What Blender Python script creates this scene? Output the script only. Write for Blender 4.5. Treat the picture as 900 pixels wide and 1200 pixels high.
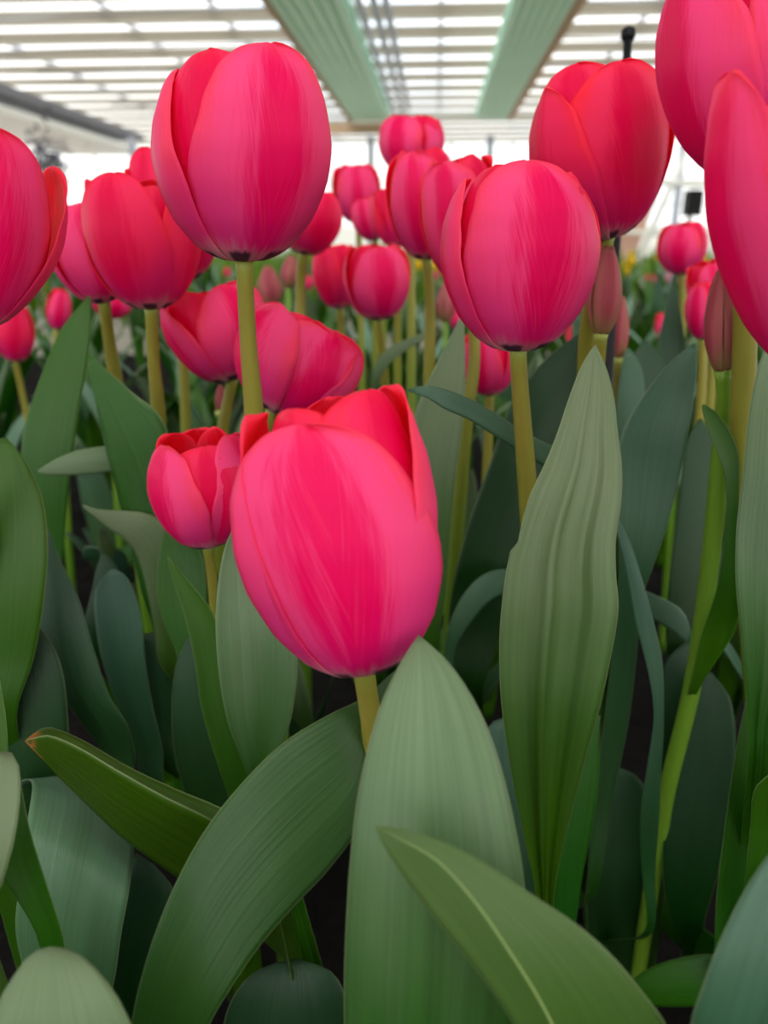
import bpy, math, random
import numpy as np
from mathutils import Vector

# ------------------------------------------------------------------ camera, sky, exposure
for o in list(bpy.data.objects): bpy.data.objects.remove(o)
SC = bpy.context.scene
COL = SC.collection
rng = random.Random(7)
F, CX, CY = 900.0, 450.0, 600.0            # focal length and centre in pixels of the 900x1200 frame
PITCH = math.radians(19.4)
CAMZ = 0.42
cp, sp = math.cos(PITCH), math.sin(PITCH)
C0 = np.array([0.0, 0.0, CAMZ])
FWD = np.array([0.0, cp, -sp]); UPV = np.array([0.0, sp, cp]); RGT = np.array([1.0, 0.0, 0.0])
cam_data = bpy.data.cameras.new('camera')
cam_data.lens = 26.0; cam_data.sensor_fit = 'HORIZONTAL'; cam_data.sensor_width = 26.0
cam_data.clip_start = 0.01; cam_data.clip_end = 200
cam_data.dof.use_dof = True; cam_data.dof.focus_distance = 0.25; cam_data.dof.aperture_fstop = 9.5
cam = bpy.data.objects.new('camera', cam_data); COL.objects.link(cam)
cam.location = C0; cam.rotation_euler = (math.pi/2 - PITCH, 0, 0)
SC.camera = cam
SC.view_settings.view_transform = 'Standard'; SC.view_settings.look = 'None'
SC.view_settings.gamma = 1.0; SC.view_settings.use_curve_mapping = False
SC.view_settings.exposure = 1.2

world = bpy.data.worlds.new('sky'); SC.world = world; world.use_nodes = True
wn = world.node_tree.nodes; wl = world.node_tree.links; wn.clear()
wo = wn.new('ShaderNodeOutputWorld'); wb = wn.new('ShaderNodeBackground')
wt = wn.new('ShaderNodeTexCoord'); wz = wn.new('ShaderNodeTexNoise'); wr = wn.new('ShaderNodeValToRGB')
wz.inputs['Scale'].default_value = 3.0; wz.inputs['Detail'].default_value = 4
wr.color_ramp.elements[0].position = .34; wr.color_ramp.elements[0].color = (.72, .86, 1.0, 1)
wr.color_ramp.elements[1].position = .52; wr.color_ramp.elements[1].color = (1.0, .985, .95, 1)
wl.new(wt.outputs['Generated'], wz.inputs['Vector']); wl.new(wz.outputs['Fac'], wr.inputs['Fac'])
wl.new(wr.outputs['Color'], wb.inputs['Color']); wb.inputs['Strength'].default_value = 1.0
wl.new(wb.outputs['Background'], wo.inputs['Surface'])

sun = bpy.data.lights.new('sun', 'SUN'); sun.energy = 3.3; sun.angle = math.radians(45); sun.color = (1, .97, .92)
sun_o = bpy.data.objects.new('sun', sun); COL.objects.link(sun_o)
sun_o.rotation_euler = (math.radians(33), math.radians(-12), 0)     # high, behind the camera's left shoulder

# ------------------------------------------------------------------ helpers
def P(px, py, d):
    """a point seen at pixel (px, py) at distance d along the view axis"""
    return C0 + FWD*d + RGT*((px-CX)/F*d) + UPV*((CY-py)/F*d)
def unit(v):
    n = np.linalg.norm(v); return v/n if n > 1e-12 else v
def srgb(r, g, b):
    f = lambda c: (c/255/12.92) if c/255 <= .04045 else ((c/255+.055)/1.055)**2.4
    return (f(r), f(g), f(b), 1)
def catmull(pts, n):
    """n samples of a smooth curve through pts (any trailing shape)"""
    p = np.asarray(pts, float); k = len(p)
    if k == 2: return np.array([p[0]+(p[1]-p[0])*t for t in np.linspace(0, 1, n)])
    c = p.mean(axis=tuple(range(1, p.ndim-1))) if p.ndim > 2 else p
    seg = np.linalg.norm(np.diff(c, axis=0), axis=-1)**.6 + 1e-9
    kn = np.concatenate([[0], np.cumsum(seg)]); ts = np.linspace(0, kn[-1], n)
    m = np.zeros_like(p)
    for i in range(k):
        a, b = max(i-1, 0), min(i+1, k-1)
        m[i] = (p[b]-p[a])/(kn[b]-kn[a])
    out = []
    for t in ts:
        i = min(max(np.searchsorted(kn, t)-1, 0), k-2)
        h = kn[i+1]-kn[i]; s = (t-kn[i])/h
        out.append((2*s**3-3*s**2+1)*p[i] + (s**3-2*s**2+s)*h*m[i] + (-2*s**3+3*s**2)*p[i+1] + (s**3-s**2)*h*m[i+1])
    return np.array(out)
def obj(name, me, parent=None, loc=None):
    o = bpy.data.objects.new(name, me); COL.objects.link(o)
    if parent is not None: o.parent = parent
    if loc is not None: o.location = loc
    return o
def tag(o, label=None, cat=None, group=None, kind=None):
    if label: o['label'] = label
    if cat: o['category'] = cat
    if group: o['group'] = group
    if kind: o['kind'] = kind
    return o
def mesh(name, v, f, mats, fm=None, uv=None, smooth=True):
    me = bpy.data.meshes.new(name); me.from_pydata([tuple(x) for x in v], [], f)
    for m in mats: me.materials.append(m)
    if fm is not None: me.polygons.foreach_set('material_index', fm)
    if smooth: me.polygons.foreach_set('use_smooth', [True]*len(f))
    if uv is not None:
        L = me.uv_layers.new(name='UVMap'); li = np.zeros(len(me.loops), int)
        me.loops.foreach_get('vertex_index', li)
        L.data.foreach_set('uv', np.asarray(uv)[li].ravel())
    me.update(); return me
def shell(name, G, thick, mats, uvg=None):
    """a closed thin sheet from a grid of points G[rows, cols, 3]; front uses mats[0], back mats[1]"""
    nr, nc = G.shape[:2]
    du = np.gradient(G, axis=1); dv = np.gradient(G, axis=0)
    N = np.cross(du, dv); ln = np.linalg.norm(N, axis=2, keepdims=True)
    N = N/np.maximum(ln, 1e-12)
    bad = ln[..., 0] < 1e-11
    if bad.any():
        for i in range(nr):
            if bad[i].any(): N[i] = N[max(i-1, 0)] if i else N[1]
    edge = np.ones((nr, nc, 1)); edge[:, 0] = edge[:, -1] = .25; edge[-1] = .25
    B = G - N*thick*edge
    V = np.concatenate([G.reshape(-1, 3), B.reshape(-1, 3)]); n = nr*nc
    f, fm = [], []
    ix = lambda i, j: i*nc+j
    for i in range(nr-1):
        for j in range(nc-1):
            a, b, c, d = ix(i, j), ix(i, j+1), ix(i+1, j+1), ix(i+1, j)
            f.append((a, b, c, d)); fm.append(0)
            f.append((n+d, n+c, n+b, n+a)); fm.append(1)
    rim = [ix(0, j) for j in range(nc)] + [ix(i, nc-1) for i in range(1, nr)] + [ix(nr-1, j) for j in range(nc-2, -1, -1)] + [ix(i, 0) for i in range(nr-2, 0, -1)]
    for a, b in zip(rim, rim[1:]+rim[:1]): f.append((b, a, n+a, n+b)); fm.append(0)
    if uvg is None:
        uu, tt = np.meshgrid(np.linspace(0, 1, nc), np.linspace(0, 1, nr)); uvg = np.stack([uu, tt], 2)
    uv = np.concatenate([uvg.reshape(-1, 2)]*2)
    return mesh(name, V, f, mats, fm, uv)
def tube(name, pts, radii, mat, sides=12, n=None, cap=True):
    pts = np.asarray(pts, float); radii = np.asarray(radii, float)
    if n:
        k = np.concatenate([pts, radii[:, None]], 1); s = catmull(k, n); pts, radii = s[:, :3], s[:, 3]
    T = np.gradient(pts, axis=0); V, f, uv = [], [], []
    ref = np.array([1., 0, 0]) if abs(unit(T[0])[0]) < .8 else np.array([0, 1., 0])
    for i, p in enumerate(pts):
        t = unit(T[i]); a = unit(np.cross(t, ref)); b = np.cross(t, a)
        for j in range(sides):
            w = 2*math.pi*j/sides
            V.append(p + radii[i]*(math.cos(w)*a + math.sin(w)*b)); uv.append((j/sides, i/(len(pts)-1)))
    for i in range(len(pts)-1):
        for j in range(sides):
            k = (j+1) % sides
            f.append((i*sides+j, (i+1)*sides+j, (i+1)*sides+k, i*sides+k))
    if cap:
        f.append(tuple(range(sides))); f.append(tuple((len(pts)-1)*sides+j for j in range(sides-1, -1, -1)))
    return mesh(name, V, f, [mat], None, uv)
def boxmesh(name, corners, mat):
    """box from 8 corners: bottom four then top four, both in the same turning order"""
    f = [(3, 2, 1, 0), (4, 5, 6, 7), (0, 1, 5, 4), (1, 2, 6, 5), (2, 3, 7, 6), (3, 0, 4, 7)]
    return mesh(name, corners, f, [mat], smooth=False)

# ------------------------------------------------------------------ materials
class NT:
    def __init__(s, name):
        s.m = bpy.data.materials.new(name); s.m.use_nodes = True
        s.t = s.m.node_tree; s.t.nodes.clear()
    def n(s, typ, **kw):
        x = s.t.nodes.new('ShaderNode'+typ)
        for k, v in kw.items(): setattr(x, k, v)
        return x
    def set(s, sock, v):
        if hasattr(v, 'is_linked') or isinstance(v, bpy.types.NodeSocket): s.t.links.new(v, sock)
        else: sock.default_value = v
    def math(s, op, a, b=0.0, c=0.0):
        x = s.n('Math', operation=op); s.set(x.inputs[0], a); s.set(x.inputs[1], b)
        if len(x.inputs) > 2: s.set(x.inputs[2], c)
        return x.outputs[0]
    def mix(s, fac, a, b):
        x = s.n('Mix', data_type='RGBA'); s.set(x.inputs[0], fac); s.set(x.inputs[6], a); s.set(x.inputs[7], b)
        return x.outputs[2]
    def step(s, v, lo, hi):
        x = s.n('MapRange', interpolation_type='SMOOTHSTEP'); s.set(x.inputs[0], v)
        x.inputs[1].default_value = lo; x.inputs[2].default_value = hi
        return x.outputs[0]
    def uv(s):
        u = s.n('UVMap'); u.uv_map = 'UVMap'; q = s.n('SeparateXYZ'); s.t.links.new(u.outputs[0], q.inputs[0])
        return q.outputs[0], q.outputs[1]
    def noise(s, x, y, z, scale=1.0, detail=3):
        c = s.n('CombineXYZ'); s.set(c.inputs[0], x); s.set(c.inputs[1], y); s.set(c.inputs[2], z)
        k = s.n('TexNoise'); k.inputs['Scale'].default_value = scale; k.inputs['Detail'].default_value = detail
        s.t.links.new(c.outputs[0], k.inputs['Vector']); return k.outputs['Fac']
    def rnd(s):
        return s.n('ObjectInfo').outputs['Random']
    def finish(s, color, rough=.5, spec=.4, transl=0.0, tcol=None, bump=None, bstr=.2, bdist=.001, sheen=0, coat=0):
        b = s.n('BsdfPrincipled'); s.set(b.inputs['Base Color'], color); s.set(b.inputs['Roughness'], rough)
        b.inputs['Specular IOR Level'].default_value = spec
        b.inputs['Sheen Weight'].default_value = sheen
        nrm = None
        if bump is not None:
            k = s.n('Bump'); k.inputs['Strength'].default_value = bstr; k.inputs['Distance'].default_value = bdist
            s.t.links.new(bump, k.inputs['Height']); nrm = k.outputs[0]; s.t.links.new(nrm, b.inputs['Normal'])
        o = s.n('OutputMaterial'); sh = b.outputs[0]
        if transl:
            t = s.n('BsdfTranslucent'); s.set(t.inputs[0], tcol if tcol is not None else color)
            mx = s.n('MixShader'); mx.inputs[0].default_value = transl
            s.t.links.new(sh, mx.inputs[1]); s.t.links.new(t.outputs[0], mx.inputs[2]); sh = mx.outputs[0]
        s.t.links.new(sh, o.inputs[0]); return s.m

def petal_mat(name, mid, side, edge, inner=False, base=srgb(236, 205, 205), blotch=srgb(62, 16, 62), transl=.42, pale=(.13, .02), lil=.55, lilac=srgb(214, 34, 140)):
    k = NT(name); u, v = k.uv(); r = k.math('MULTIPLY', k.rnd(), 50)
    a = k.math('MULTIPLY', k.math('ABSOLUTE', k.math('SUBTRACT', u, .5)), 2.0)
    st = k.noise(k.math('MULTIPLY', u, 26), k.math('MULTIPLY', v, 1.6), r)            # long streaks
    fe = k.math('SUBTRACT', a, k.math('MULTIPLY', v, .75))                                # feathering from midrib to edge
    fine = k.noise(k.math('MULTIPLY', fe, 60), k.math('MULTIPLY', v, 2.5), k.math('ADD', r, k.math('GREATER_THAN', u, .5)), detail=3)
    big = k.noise(k.math('MULTIPLY', u, 3), k.math('MULTIPLY', v, 1.5), r)
    aa = k.math('ADD', a, k.math('MULTIPLY', k.math('SUBTRACT', st, .5), .42))
    aa = k.math('ADD', aa, k.math('MULTIPLY', k.math('SUBTRACT', fine, .5), .5))
    aa = k.math('ADD', aa, k.math('MULTIPLY', k.math('SUBTRACT', big, .5), .9))
    c = k.mix(k.step(aa, .12, .5), mid, side)
    c = k.mix(k.step(aa, .62, 1.05), c, edge)
    top = k.math('ADD', v, k.math('MULTIPLY', k.math('SUBTRACT', st, .5), .25))
    c = k.mix(k.math('MULTIPLY', k.step(top, .72, 1.0), .6), c, edge)
    c = k.mix(k.math('MULTIPLY', k.step(fine, .5, .75), .30), c, edge)
    c = k.mix(k.math('MULTIPLY', k.step(k.math('SUBTRACT', v, k.math('MULTIPLY', a, .25)), .28, .0), lil), c, lilac)
    vv = k.math('ADD', v, k.math('MULTIPLY', k.math('SUBTRACT', st, .5), .10))
    vv = k.math('SUBTRACT', vv, k.math('MULTIPLY', a, .05))
    c = k.mix(k.math('MULTIPLY', k.step(vv, pale[0], pale[1]), .62), c, base)
    bl = k.math('MULTIPLY', k.step(k.math('ADD', v, k.math('MULTIPLY', st, .04)), .125, .10), k.step(k.math('ABSOLUTE', k.math('SUBTRACT', a, .45)), .30, .18))
    c = k.mix(k.math('MULTIPLY', bl, .9), c, blotch)
    return k.finish(c, .48, .2, transl, c, k.math('ADD', st, k.math('MULTIPLY', fine, .5)), .22, .0006, sheen=0)

PINK_OUT = petal_mat('petal_pink_outside', srgb(246, 0, 104), srgb(255, 78, 148), srgb(255, 72, 110))
RED_IN = petal_mat('petal_red_inside', srgb(246, 6, 34), srgb(252, 24, 52), srgb(255, 66, 100), inner=True, lil=0)
DEEP_OUT = petal_mat('petal_deep_outside', srgb(242, 0, 86), srgb(252, 44, 106), srgb(255, 44, 78))
BUD_OUT = petal_mat('petal_bud_outside', srgb(190, 84, 100), srgb(206, 112, 116), srgb(180, 120, 100), base=srgb(150, 150, 80), blotch=srgb(110, 60, 50), pale=(.30, .06), lil=0)
PALE_OUT = petal_mat('petal_pale_outside', srgb(222, 150, 180), srgb(238, 190, 205), srgb(240, 205, 215))
YEL_OUT = petal_mat('petal_yellow_outside', srgb(245, 200, 10), srgb(250, 214, 30), srgb(250, 224, 60), base=srgb(225, 210, 60), blotch=srgb(220, 190, 30), lil=0)
ORA_OUT = petal_mat('petal_orange_outside', srgb(240, 120, 20), srgb(246, 150, 40), srgb(250, 180, 60), base=srgb(240, 190, 80), blotch=srgb(220, 120, 30), lil=0)

def leaf_mat(name, tip, body, base, rough=.36, spec=.4, transl=.16, scar=False, rib=False):
    k = NT(name); u, v = k.uv(); rn = k.rnd(); r = k.math('MULTIPLY', rn, 40)
    vein = k.noise(k.math('MULTIPLY', u, 34), k.math('MULTIPLY', v, .9), r, detail=3)
    fine = k.noise(k.math('MULTIPLY', u, 130), k.math('MULTIPLY', v, 5), r, detail=2)
    big = k.noise(k.math('MULTIPLY', u, 2.2), k.math('MULTIPLY', v, 3), r)
    t = k.math('ADD', v, k.math('MULTIPLY', k.math('SUBTRACT', big, .5), .35))
    c = k.mix(k.step(t, .10, .48), base, body)
    c = k.mix(k.step(t, .45, .95), c, tip)
    hs = k.n('HueSaturation'); k.set(hs.inputs['Color'], c)
    hs.inputs['Saturation'].default_value = 1.22
    k.set(hs.inputs['Hue'], k.math('ADD', .485, k.math('MULTIPLY', rn, .03)))
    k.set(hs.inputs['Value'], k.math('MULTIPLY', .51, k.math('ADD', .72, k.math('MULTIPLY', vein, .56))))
    c = hs.outputs[0]
    a = k.math('MULTIPLY', k.math('ABSOLUTE', k.math('SUBTRACT', u, .5)), 2.0)
    c = k.mix(k.math('MULTIPLY', k.step(a, .97, .998), .28), c, srgb(168, 176, 130))       # thin pale margin
    sc = k.math('MULTIPLY', k.step(k.noise(k.math('MULTIPLY', u, 60), k.math('MULTIPLY', v, 26), r, detail=4), .60, .70), .28)
    c = k.mix(k.math('MULTIPLY', sc, k.step(big, .48, .60)), c, srgb(70, 84, 40))            # scuffed bloom
    if rib: c = k.mix(k.math('MULTIPLY', k.step(a, .035, .008), .7), c, srgb(170, 190, 120))
    if scar: c = k.mix(k.math('MULTIPLY', k.step(v, .95, .985), k.step(k.noise(k.math('MULTIPLY', u, 5), k.math('MULTIPLY', v, 30), 3.0), .42, .56)), c, srgb(150, 92, 40))
    tc = k.mix(.5, c, srgb(110, 150, 24))
    return k.finish(c, k.math('ADD', rough, k.math('MULTIPLY', fine, .16)), spec, transl, tc, k.math('ADD', vein, k.math('MULTIPLY', fine, .25)), .35, .0007)
LEAF = leaf_mat('leaf_green', srgb(146, 166, 130), srgb(76, 116, 56), srgb(88, 148, 28))  # tip paler than its own grey green, standing for light from above
LEAF_BLUE = leaf_mat('leaf_blue_green', srgb(92, 128, 104), srgb(60, 100, 60), srgb(52, 102, 24), rough=.34, spec=.48)
LEAF_FRESH = leaf_mat('leaf_fresh_green', srgb(72, 122, 40), srgb(50, 112, 20), srgb(76, 142, 8))
LEAF_DARK = leaf_mat('leaf_dark_green', srgb(56, 90, 60), srgb(36, 72, 30), srgb(40, 84, 14))  # dark green, with some of the deep leaves' shade put into the colour
LEAF_SCAR = leaf_mat('leaf_scarred', srgb(84, 118, 54), srgb(66, 108, 36), srgb(84, 130, 20), scar=True)
LEAF_MID = leaf_mat('leaf_mid_green', srgb(84, 116, 72), srgb(60, 98, 48), srgb(62, 112, 24))
LEAF_RIB = leaf_mat('leaf_ribbed', srgb(104, 134, 84), srgb(78, 118, 58), srgb(74, 130, 24), rib=True)
LEAF_PALE = leaf_mat('leaf_pale_lightened', srgb(150, 184, 160), srgb(118, 158, 116), srgb(84, 140, 40))  # pale blue green, lightened further to offset the shade of leaves above
LEAF_FAR = leaf_mat('leaf_far_bright', srgb(140, 190, 80), srgb(134, 186, 74), srgb(120, 176, 60))  # colour lightened to make up for the low light on the far beds
LM = {'p': LEAF_PALE, 'r': LEAF_RIB, 'a': LEAF_MID, 's': LEAF_SCAR, 'g': LEAF, 'b': LEAF_BLUE, 'f': LEAF_FRESH, 'd': LEAF_DARK}

k = NT('stem_green'); u, v = k.uv()
st = k.noise(k.math('MULTIPLY', u, 10), k.math('MULTIPLY', v, 5), k.math('MULTIPLY', k.rnd(), 30))
c = k.mix(k.step(v, .35, .75), srgb(96, 138, 34), srgb(140, 146, 48))
c = k.mix(k.math('MULTIPLY', k.step(v, .60, .86), k.math('MULTIPLY', st, .7)), c, srgb(146, 108, 62))
c = k.mix(k.step(v, .93, 1.0), c, srgb(158, 172, 70))
STEM = k.finish(c, .42, .4, .12, c, st, .2, .0004)
k = NT('stem_fresh'); u, v = k.uv(); st = k.noise(k.math('MULTIPLY', u, 10), k.math('MULTIPLY', v, 5), 0.0)
STEM_F = k.finish(k.mix(st, srgb(104, 150, 36), srgb(126, 160, 50)), .4, .4, .15, None, st, .2, .0004)
k = NT('pistil_green'); STEM_P = k.finish(k.mix(k.noise(k.n('TexCoord').outputs['Object'], 0.0, 0.0, 200) if False else .5, srgb(190, 200, 120), srgb(160, 180, 90)), .5)

def plain(name, col, rough=.5, metal=0, spec=.4, ns=18, amt=.12, transl=0):
    k = NT(name); tc = k.n('TexCoord').outputs['Object']; x = k.n('TexNoise'); x.inputs['Scale'].default_value = ns
    k.t.links.new(tc, x.inputs['Vector'])
    dk = tuple(q*(1-amt*2) for q in col[:3])+(1,)
    c = k.mix(x.outputs['Fac'], dk, col)
    m = k.finish(c, rough, spec, transl, c)
    for q in m.node_tree.nodes:
        if q.type == 'BSDF_PRINCIPLED': q.inputs['Metallic'].default_value = metal
    return m
k = NT('soil'); tc = k.n('TexCoord').outputs['Object']; x1 = k.n('TexNoise'); x1.inputs['Scale'].default_value = 55; x1.inputs['Detail'].default_value = 8
k.t.links.new(tc, x1.inputs['Vector'])
SOIL = k.finish(k.mix(x1.outputs['Fac'], srgb(8, 7, 8), srgb(26, 22, 21)), .95, .15, bump=x1.outputs['Fac'], bstr=1.0, bdist=.01)
BLACK = plain('black_plastic', srgb(12, 12, 16), .5, spec=.2)
GUTTER = plain('gutter_green_paint', srgb(186, 236, 210), .55, ns=1.2, amt=.05)
GUTTER_RIB = plain('gutter_rib_paint', srgb(212, 246, 228), .55, ns=1.2, amt=.05)
TAN = plain('tan_timber', srgb(190, 160, 130), .7, ns=3)
STEEL = plain('galvanised_steel', srgb(170, 174, 186), .5, .3, ns=2)
WHITE = plain('white_paint', srgb(238, 238, 232), .5, ns=2, amt=.04)
GREYB = plain('grey_paint', srgb(128, 128, 136), .6, ns=2)
CLOTH = plain('shade_cloth', srgb(186, 182, 172), .8, ns=9, amt=.1, transl=.62)
PINKB = plain('faded_pink_board', srgb(226, 180, 160), .7, ns=2)
BARK = plain('bark', srgb(70, 58, 50), .9, ns=40)
TREE = plain('tree_leaf', srgb(66, 62, 84), .6, ns=30, amt=.25)
PATH = plain('pale_path', srgb(170, 160, 148), .9, ns=14, amt=.15)
k = NT('greenhouse_glass'); tr = k.n('BsdfTransparent'); tr.inputs[0].default_value = (.93, .95, .95, 1)
gl = k.n('BsdfGlossy'); gl.inputs['Roughness'].default_value = .05; mx = k.n('MixShader'); mx.inputs[0].default_value = .06
ou = k.n('OutputMaterial'); k.t.links.new(tr.outputs[0], mx.inputs[1]); k.t.links.new(gl.outputs[0], mx.inputs[2]); k.t.links.new(mx.outputs[0], ou.inputs[0])
GLASS = k.m

# ------------------------------------------------------------------ the greenhouse (axis turned 3.7 degrees to the right of the view)
YAW = math.atan2(61, F/cp)
AX = np.array([math.sin(YAW), math.cos(YAW), 0]); SX = np.array([math.cos(YAW), -math.sin(YAW), 0]); ZZ = np.array([0, 0, 1.0])
def G(s, a, z): return SX*s + AX*a + ZZ*z
def gbox(name, s0, s1, a0, a1, z0, z1, mat, parent=None):
    cs = [G(s, a, z) for z in (z0, z1) for s, a in ((s0, a0), (s1, a0), (s1, a1), (s0, a1))]
    return obj(name, boxmesh(name, cs, mat), parent)
# ground: a raked bed of dark soil near by, flat further off
nx, ny = 120, 120
xs = np.linspace(-2.2, 2.4, nx); ys = np.linspace(-.6, 3.1, ny)
V = [(x, y, .006*math.sin(x*31+y*17)+.005*math.sin(x*83-y*61)+rng.uniform(-.006, .006)-.008) for y in ys for x in xs]
floor = tag(obj('floor', mesh('floor', V, [(j*nx+i, j*nx+i+1, (j+1)*nx+i+1, (j+1)*nx+i) for j in range(ny-1) for i in range(nx-1)], [SOIL])), 'dark crumbly soil of the tulip bed', kind='structure')
path = gbox('floor_path', -14, 14, -8, 28, -.20, -.03, PATH); tag(path, 'pale ground of the greenhouse beyond the bed', kind='structure')
# roof
ZR = CAMZ + 2.5; A_END = 27.0; A_BEG = -5.0
ceil = gbox('ceiling', -.03, .03, A_BEG, A_END, ZR+.62, ZR+.70, STEEL); tag(ceil, 'greenhouse roof of glass strips and pale shade cloth', kind='structure')
PER = 1.09; a = A_BEG + .2; i = 0
while a < A_END - .5:
    gbox('shade_strip', -13, 13, a, a+.62, ZR+.40, ZR+.405, CLOTH, ceil)
    gbox('purlin', -13, 13, a+.625, a+.68, ZR+.38, ZR+.44, WHITE, ceil)
    gbox('glass_pane', -13, 13, a+.685, a+PER, ZR+.47, ZR+.476, GLASS, ceil)
    a += PER; i += 1
for s in (-12, -9.4, -7, -4.6, -3.1, 2.9, 4.4, 6.8, 9.2):
    gbox('glazing_bar', s-.025, s+.025, A_BEG, A_END, ZR+.50, ZR+.56, STEEL, ceil)
def gutter(s0, s1, a0, a1, z):
    g = gbox('gutter', s0, s1, a0, a1, z, z+.22, GUTTER, ceil)
    n = 6; w = (s1-s0)/n
    for q in range(n):
        gbox('gutter_rib', s0+w*(q+.28), s0+w*(q+.72), a0, a1, z-.03, z-.001, GUTTER_RIB, g)
    return g
hh = 2.5/cp
gutter(-.715*hh, -.40*hh, A_BEG, 18.6, ZR)
gutter(.30*hh, .555*hh, A_BEG, 18.6, ZR)
gbox('gutter_edge_board', -.735*hh, -.716*hh, A_BEG, 18.6, ZR-.05, ZR+.24, TAN, ceil)
gbox('gutter_edge_board', .556*hh, .60*hh, A_BEG, 18.6, ZR-.02, ZR+.30, TAN, ceil)
for q, s in enumerate((-.36, -.30, -.25)):
    obj('heating_pipe', tube('heating_pipe', [G(s*hh, A_BEG, ZR+.12+.05*q), G(s*hh, 18.6, ZR+.12+.05*q)], [.05, .05], STEEL, 8), ceil)
gbox('cross_beam', -2.9, -.9, 18.6, 18.8, ZR-.26, ZR-.06, TAN, ceil)
gbox('cross_beam', -.9, 3.2, 18.6, 18.8, ZR+.02, ZR+.16, WHITE, ceil)
gbox('side_beam', -3.05*hh, -2.80*hh, A_BEG, 21, ZR-.12, ZR+.05, GREYB, ceil)
gbox('side_beam', -4.25*2.08/cp, -3.38*2.08/cp, A_BEG, 21, ZR-.42, ZR-.30, WHITE, ceil)
for q in range(9):          # truss wires between the roof and the gutters
    a = 7+q*1.7
    obj('truss_wire', tube('truss_wire', [G(-.75*hh, a, ZR+.1), G(-2.75*hh, a+1.5, ZR+.37)], [.012, .012], STEEL, 6), ceil)
    obj('truss_wire', tube('truss_wire', [G(.62*hh, a, ZR+.1), G(2.2*hh, a+1.5, ZR+.37)], [.012, .012], STEEL, 6), ceil)
for s in (-2.6*hh, -.56*hh, .43*hh, 2.0*hh):
    gbox('roof_post', s-.07, s+.07, 18.62, 18.76, -.03, ZR-.30, STEEL, ceil)
# far gable wall
wall = gbox('wall_back', -13, 13, 26.4, 26.5, -.03, .9, WHITE); tag(wall, 'white lower wall at the far end', kind='structure')
for q in range(14):
    s = -12.9+q*1.9
    gbox('mullion', s-.05, s+.05, 26.4, 26.5, .901, ZR+.38, WHITE, wall)
    gbox('glass_pane', s+.051, s+1.849, 26.44, 26.45, .901, ZR+.38, GLASS, wall)
for z in (1.5, 2.2): gbox('rail', -13, 13, 26.33, 26.395, z, z+.07, WHITE, wall)

# ------------------------------------------------------------------ tulip builders
PR_T = [0, .06, .16, .30, .45, .60, .75, .88, .96, 1.0]
PR_R = [.11, .32, .55, .78, .94, 1.0, .95, .83, .72, .63]
PR_Z = [0, .012, .08, .22, .40, .58, .76, .90, .97, 1.0]
PW_T = [0, .06, .16, .30, .45, .60, .75, .86, .94, .98, 1.0]
PW_W = [.12, .36, .62, .86, 1.0, .98, .82, .60, .37, .21, .03]
def petal_grid(H, R, th, wide, rad, tall, open_, lean, close, seed, nt=22, nu=15, flat=1.0, ruffle=1.0, twist=.05, point=0.0, lift=.07, skew=0.0, pw=1.75):
    """grid in the head's own frame: x right, y towards the viewer, z along the axis"""
    q = random.Random(seed)
    s = np.linspace(0, 1, nt); t = np.sin(s*math.pi/2)*.75 + s*.25
    r = np.interp(t, PR_T, PR_R)
    for _ in range(1): r = np.convolve(np.pad(r, 1, mode='edge'), [.25, .5, .25], 'valid')
    r[0] = .11
    z = np.interp(t, PR_T, PR_Z)
    up = np.clip((t-.4)/.6, 0, 1)
    r = r*(1 + open_*up**1.3 - close*up**1.6)
    w = np.where(t > .5, np.sqrt(np.clip(1-(np.clip(t-.5, 0, 1)/.5)**pw, .004, 1)), np.interp(t, PW_T, PW_W))
    ph = [q.uniform(0, 6.28) for _ in range(8)]; skew += q.uniform(-.06, .06)
    u = np.linspace(-1, 1, nu)
    G_ = np.zeros((nt, nu, 3))
    for i in range(nt):
        ri = max(r[i]*R*rad, .0012); rc = ri*flat
        for j in range(nu):
            uj = u[j]; sd = 1 if uj > 0 else -1
            wj = w[i]*wide*R*(1 + ruffle*.045*math.sin(8*t[i]+ph[0]+sd)*up[i] + ruffle*.022*math.sin(21*t[i]+ph[1]*sd)*up[i] + ruffle*.012*math.sin(47*t[i]+ph[5]*sd)*up[i])
            if rc > 0: wj = min(wj, rc*1.45)
            an = uj*wj/rc
            ro = ri - rc + rc*math.cos(an)
            ta = rc*math.sin(an) + skew*R*t[i]**2.2
            e = abs(uj)**3*up[i]
            ro += R*(twist*uj*(.3+.7*min(1, t[i]*3)) + ruffle*e*.07*math.sin(6*t[i]+ph[2]+sd*1.3) + ruffle*.03*math.sin(2.6*uj+ph[3])*up[i] - .035*math.exp(-(uj/.10)**2)*up[i]*(1-up[i]) + .016*math.cos(8.5*uj+ph[6])*(1-abs(uj))*min(1, t[i]*3)*min(1, (1-t[i])*4))
            zz = z[i]*H*tall + H*(ruffle*.012*math.sin(5*uj+ph[4])*up[i]**3*w[i]*2) - H*point*abs(uj)*0
            ro += lean*zz*min(1, t[i]*2) + R*lift*abs(uj)**4*min(1, t[i]*2.5)
            G_[i, j] = (ta, ro, zz)
    c, sn = math.cos(th), math.sin(th)
    X = G_[..., 0]*c + G_[..., 1]*sn; Y = -G_[..., 0]*sn + G_[..., 1]*c
    return np.stack([X, Y, G_[..., 2]], 2)

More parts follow.
